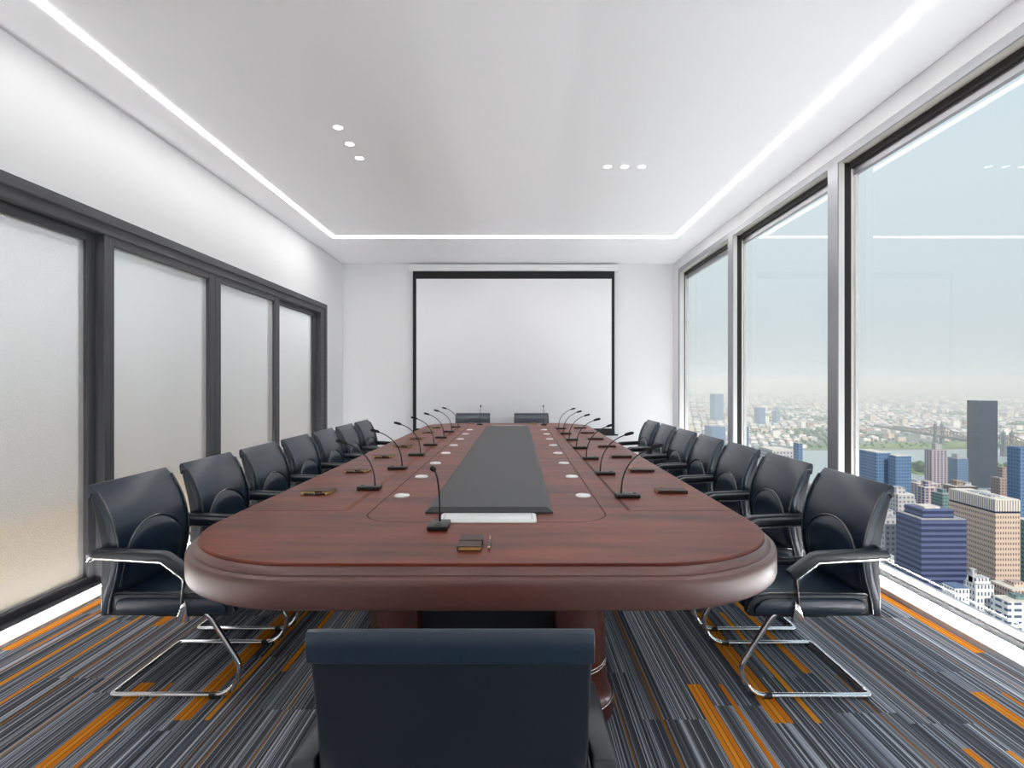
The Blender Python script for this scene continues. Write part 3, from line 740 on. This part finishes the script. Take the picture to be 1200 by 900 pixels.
# trees: canopy nobody could count
M['tree'] = pbr('tree_leaves', (.085,.14,.045), .9, var=((.04,.075,.028), (.05,.05,.05), 4))
bm = B(); r = random.Random(11)
def crown(bm, x, y, z, s):
    mt = Matrix.Translation((x, y, z+s*.7)) @ Matrix.Diagonal((s, s, s*.8, 1))
    bmesh.ops.create_icosphere(bm, subdivisions=1, radius=1, matrix=mt)
for k in range(90):
    x = r.uniform(815, 1300); y = r.uniform(1080, 1200)
    if abs(x-(1224+(y-1363)*53/292)) > 32: crown(bm, x, y, GZ+2, r.uniform(6, 12))
spots = []; y = 1540.0
while y < 7600:
    sz = 26*(1+(y-1540)/2600); x = .28*y
    while x < y:
        q = r.random(); park = y < 1720 and x > 820
        green = park or math.sin(x*.0051+y*.0013)*math.cos(y*.0043-x*.0017)+r.uniform(-.5, .5) > .45
        cx, cy = x+sz*.5, y+sz*.5
        if abs(cx-(1224+(cy-1363)*53/292)) < 45 and cy < 2120: pass
        elif green:
            for k in range(1 if park else r.choice((1, 2, 3))):
                if q < (.5 if park else .9): crown(bm, cx+sz*r.uniform(-.26, .26), cy+sz*r.uniform(-.26, .26), GZ, sz*r.uniform(.13, .23))
        elif q < .86:
            spots.append((cy, cx, sz*r.uniform(.45, .92), sz*r.uniform(.4, .85), r.uniform(5, 13)*(1+(y-1540)/5000)*(2.4 if r.random() < .05 else 1),
                          r.choice((0,0,0,1,1,2,2,3,4)), r.choice((0,0,1,1,2,4))))
        x += sz
    y += sz
tag(obj('trees', bm, M['tree'], None, 60), 'green trees on the island and the far bank', 'trees', None, 'stuff')

# low houses on the far bank
house_m = [pbr('house_%s' % n, c, .85) for n, c in (('white', (.78,.76,.73)), ('grey', (.50,.50,.52)), ('tan', (.60,.50,.42)), ('brick', (.36,.23,.19)), ('slate', (.20,.24,.30)))]
far_towers = [(942,983,2600,2670), (1021,1046,2300,2352), (1184,1203,2500,2535), (534,572,1500,1556)]
spots = [p for p in spots if not any(x0-p[2]*.6 < p[1] < x1+p[2]*.6 and y0-p[3]*.6 < p[0] < y1+p[3]*.6 for x0, x1, y0, y1 in far_towers)
         and not (abs(p[1]-(1224+(p[0]-1363)*53/292)) < 40 and p[0] < 2100)]
spots.sort()
protos = {}
def house_mesh(i, j):
    if (i, j) not in protos:
        bm = B(); fs = box(bm, -.5, .5, -.5, .5, 0, 1, 0, 2, 0); fs[1].material_index = 1
        bx = box(bm, -.3, .1, -.2, .3, 1, 1.25, 0, 2, 1)
        bmesh.ops.recalc_face_normals(bm, faces=bm.faces)
        me = bpy.data.meshes.new('low_house'); bm.to_mesh(me); bm.free(); me.materials.append(house_m[i]); me.materials.append(house_m[j]); protos[(i, j)] = me
    return protos[(i, j)]
for y, x, w, d, h, i, j in spots[:300]:
    o = bpy.data.objects.new('low_house', house_mesh(i, j)); C.objects.link(o)
    o.location = (x, y, GZ); o.scale = (w, d, h)
    tag(o, 'small low building on the hazy far bank across the river', 'building', 'low buildings on the far bank')
bm = B()
for y, x, w, d, h, i, j in spots[300:]:
    fs = box(bm, x-w/2, x+w/2, y-d/2, y+d/2, GZ, GZ+h, 0, 2, i); fs[1].material_index = j
tag(obj('low_houses', bm, house_m), 'hazy sprawl of low buildings reaching to the horizon', 'buildings', None, 'stuff')

# truss bridge over the river
M['bridge'] = pbr('bridge_steel', (.36,.24,.19), .7)
M['bridge_dark'] = pbr('bridge_pier', (.10,.12,.16), .7)
br = thing('truss_bridge', 'brown steel truss bridge with twin towers over the river', 'bridge', (1224, 1363, GZ))
def bpt(s): return Vector((s*53, s*292, 0))            # s=0 right tower, s=1 left tower
dirv = Vector((53, 292, 0)).normalized(); side = Vector((dirv.y, -dirv.x, 0))
for s in (0, 1):
    c = bpt(s); bm = B()
    for q in (-1, 1):
        p = c+side*q*9; box(bm, p.x-4, p.x+4, p.y-5, p.y+5, 0, 24); box(bm, p.x-3, p.x+3, p.y-3.5, p.y+3.5, 24, 60); lathe(bm, [(2.6, 60), (.6, 68), (0, 70)], 6, p.x, p.y)
    p0 = c-side*9; p1 = c+side*9
    tube(bm, [p0+Vector((0,0,52)), p1+Vector((0,0,52))], 2.2, 4); tube(bm, [p0+Vector((0,0,22)), p1+Vector((0,0,22))], 3, 4)
    obj('tower', bm, M['bridge_dark'], br)
bm = B()
tube(bm, [bpt(-1.6)+Vector((0,0,24)), bpt(2.4)+Vector((0,0,24))], 5.0, 4); obj('deck', bm, M['bridge_dark'], br)
for q in (-1, 1):
    bm = B(); topc = []; n = 60
    for k in range(n+1):
        s = -1.0+3.0*k/n; dd = min(abs(s), abs(s-1)); topc.append((s, 33+20*math.exp(-(dd*4.2)**1.3)))
    tube(bm, [bpt(s)+side*q*9+Vector((0,0,z)) for s, z in topc], 1.5, 4)
    for k in range(n):
        a = bpt(topc[k][0])+side*q*9; b = bpt(topc[k+1][0])+side*q*9
        if k % 2 == 0: tube(bm, [a+Vector((0,0,25)), b+Vector((0,0,topc[k+1][1]))], .8, 4)
        else: tube(bm, [a+Vector((0,0,topc[k][1])), b+Vector((0,0,25))], .8, 4)
        tube(bm, [a+Vector((0,0,25)), a+Vector((0,0,topc[k][1]))], .8, 4)
    obj('truss', bm, M['bridge'], br)

# haze lying over the city
m, nt, out = new_mat('city_haze')
vs = nt.nodes.new('ShaderNodeVolumeScatter'); vs.inputs['Color'].default_value = (.84, .945, 1.0, 1); vs.inputs['Density'].default_value = 1/2900
vs.inputs['Anisotropy'].default_value = -0.22
nt.links.new(vs.outputs[0], out.inputs['Volume'])
bm = B(); box(bm, 230, 15000, 545, 15000, GZ-5, 75)
tag(obj('haze', bm, m), 'pale blue haze lying over the far city', 'haze', None, 'stuff')

# ------------------------------------------------------------------ light
w = bpy.data.worlds.new('World'); bpy.context.scene.world = w; w.use_nodes = True
nt = w.node_tree
for n in list(nt.nodes): nt.nodes.remove(n)
out = nt.nodes.new('ShaderNodeOutputWorld'); bg = nt.nodes.new('ShaderNodeBackground')
tc = nt.nodes.new('ShaderNodeTexCoord'); sx = nt.nodes.new('ShaderNodeSeparateXYZ'); cr = nt.nodes.new('ShaderNodeValToRGB')
cr.color_ramp.elements[0].position = 0.0; cr.color_ramp.elements[0].color = (.62, .67, .69, 1)
cr.color_ramp.elements[1].position = 0.9; cr.color_ramp.elements[1].color = (.50, .66, .82, 1)
e = cr.color_ramp.elements.new(.30); e.color = (.66, .76, .80, 1)
nt.links.new(tc.outputs['Generated'], sx.inputs[0]); nt.links.new(sx.outputs[2], cr.inputs[0])
nt.links.new(cr.outputs[0], bg.inputs[0]); bg.inputs[1].default_value = .62
nt.links.new(bg.outputs[0], out.inputs[0])
sl = bpy.data.lights.new('sun', 'SUN'); sl.energy = 2.6; sl.color = (1, .92, .80); sl.angle = math.radians(.6)
so = bpy.data.objects.new('sun', sl); C.objects.link(so)
so.rotation_euler = Vector((.05, .80, -.62)).to_track_quat('-Z', 'Y').to_euler()

# ------------------------------------------------------------------ camera
cam = bpy.data.cameras.new('camera'); co = bpy.data.objects.new('camera', cam); C.objects.link(co)
co.location = (0, 0, 1.28); co.rotation_euler = (PI/2, 0, 0)
cam.sensor_width = 36; cam.lens = 19.2; cam.shift_x = -6/1200; cam.clip_end = 30000; cam.clip_start = .05
S = bpy.context.scene; S.camera = co
S.view_settings.view_transform = 'Standard'; S.view_settings.look = 'None'; S.view_settings.gamma = 1
S.view_settings.exposure = 0.76; S.view_settings.use_curve_mapping = False
S.cycles.max_bounces = 12; S.cycles.diffuse_bounces = 8; S.cycles.glossy_bounces = 4; S.cycles.transmission_bounces = 6
S.cycles.transparent_max_bounces = 12; S.cycles.volume_bounces = 0
S.cycles.sample_clamp_indirect = 6; S.cycles.caustics_reflective = False; S.cycles.caustics_refractive = False
S.cycles.use_denoising = True
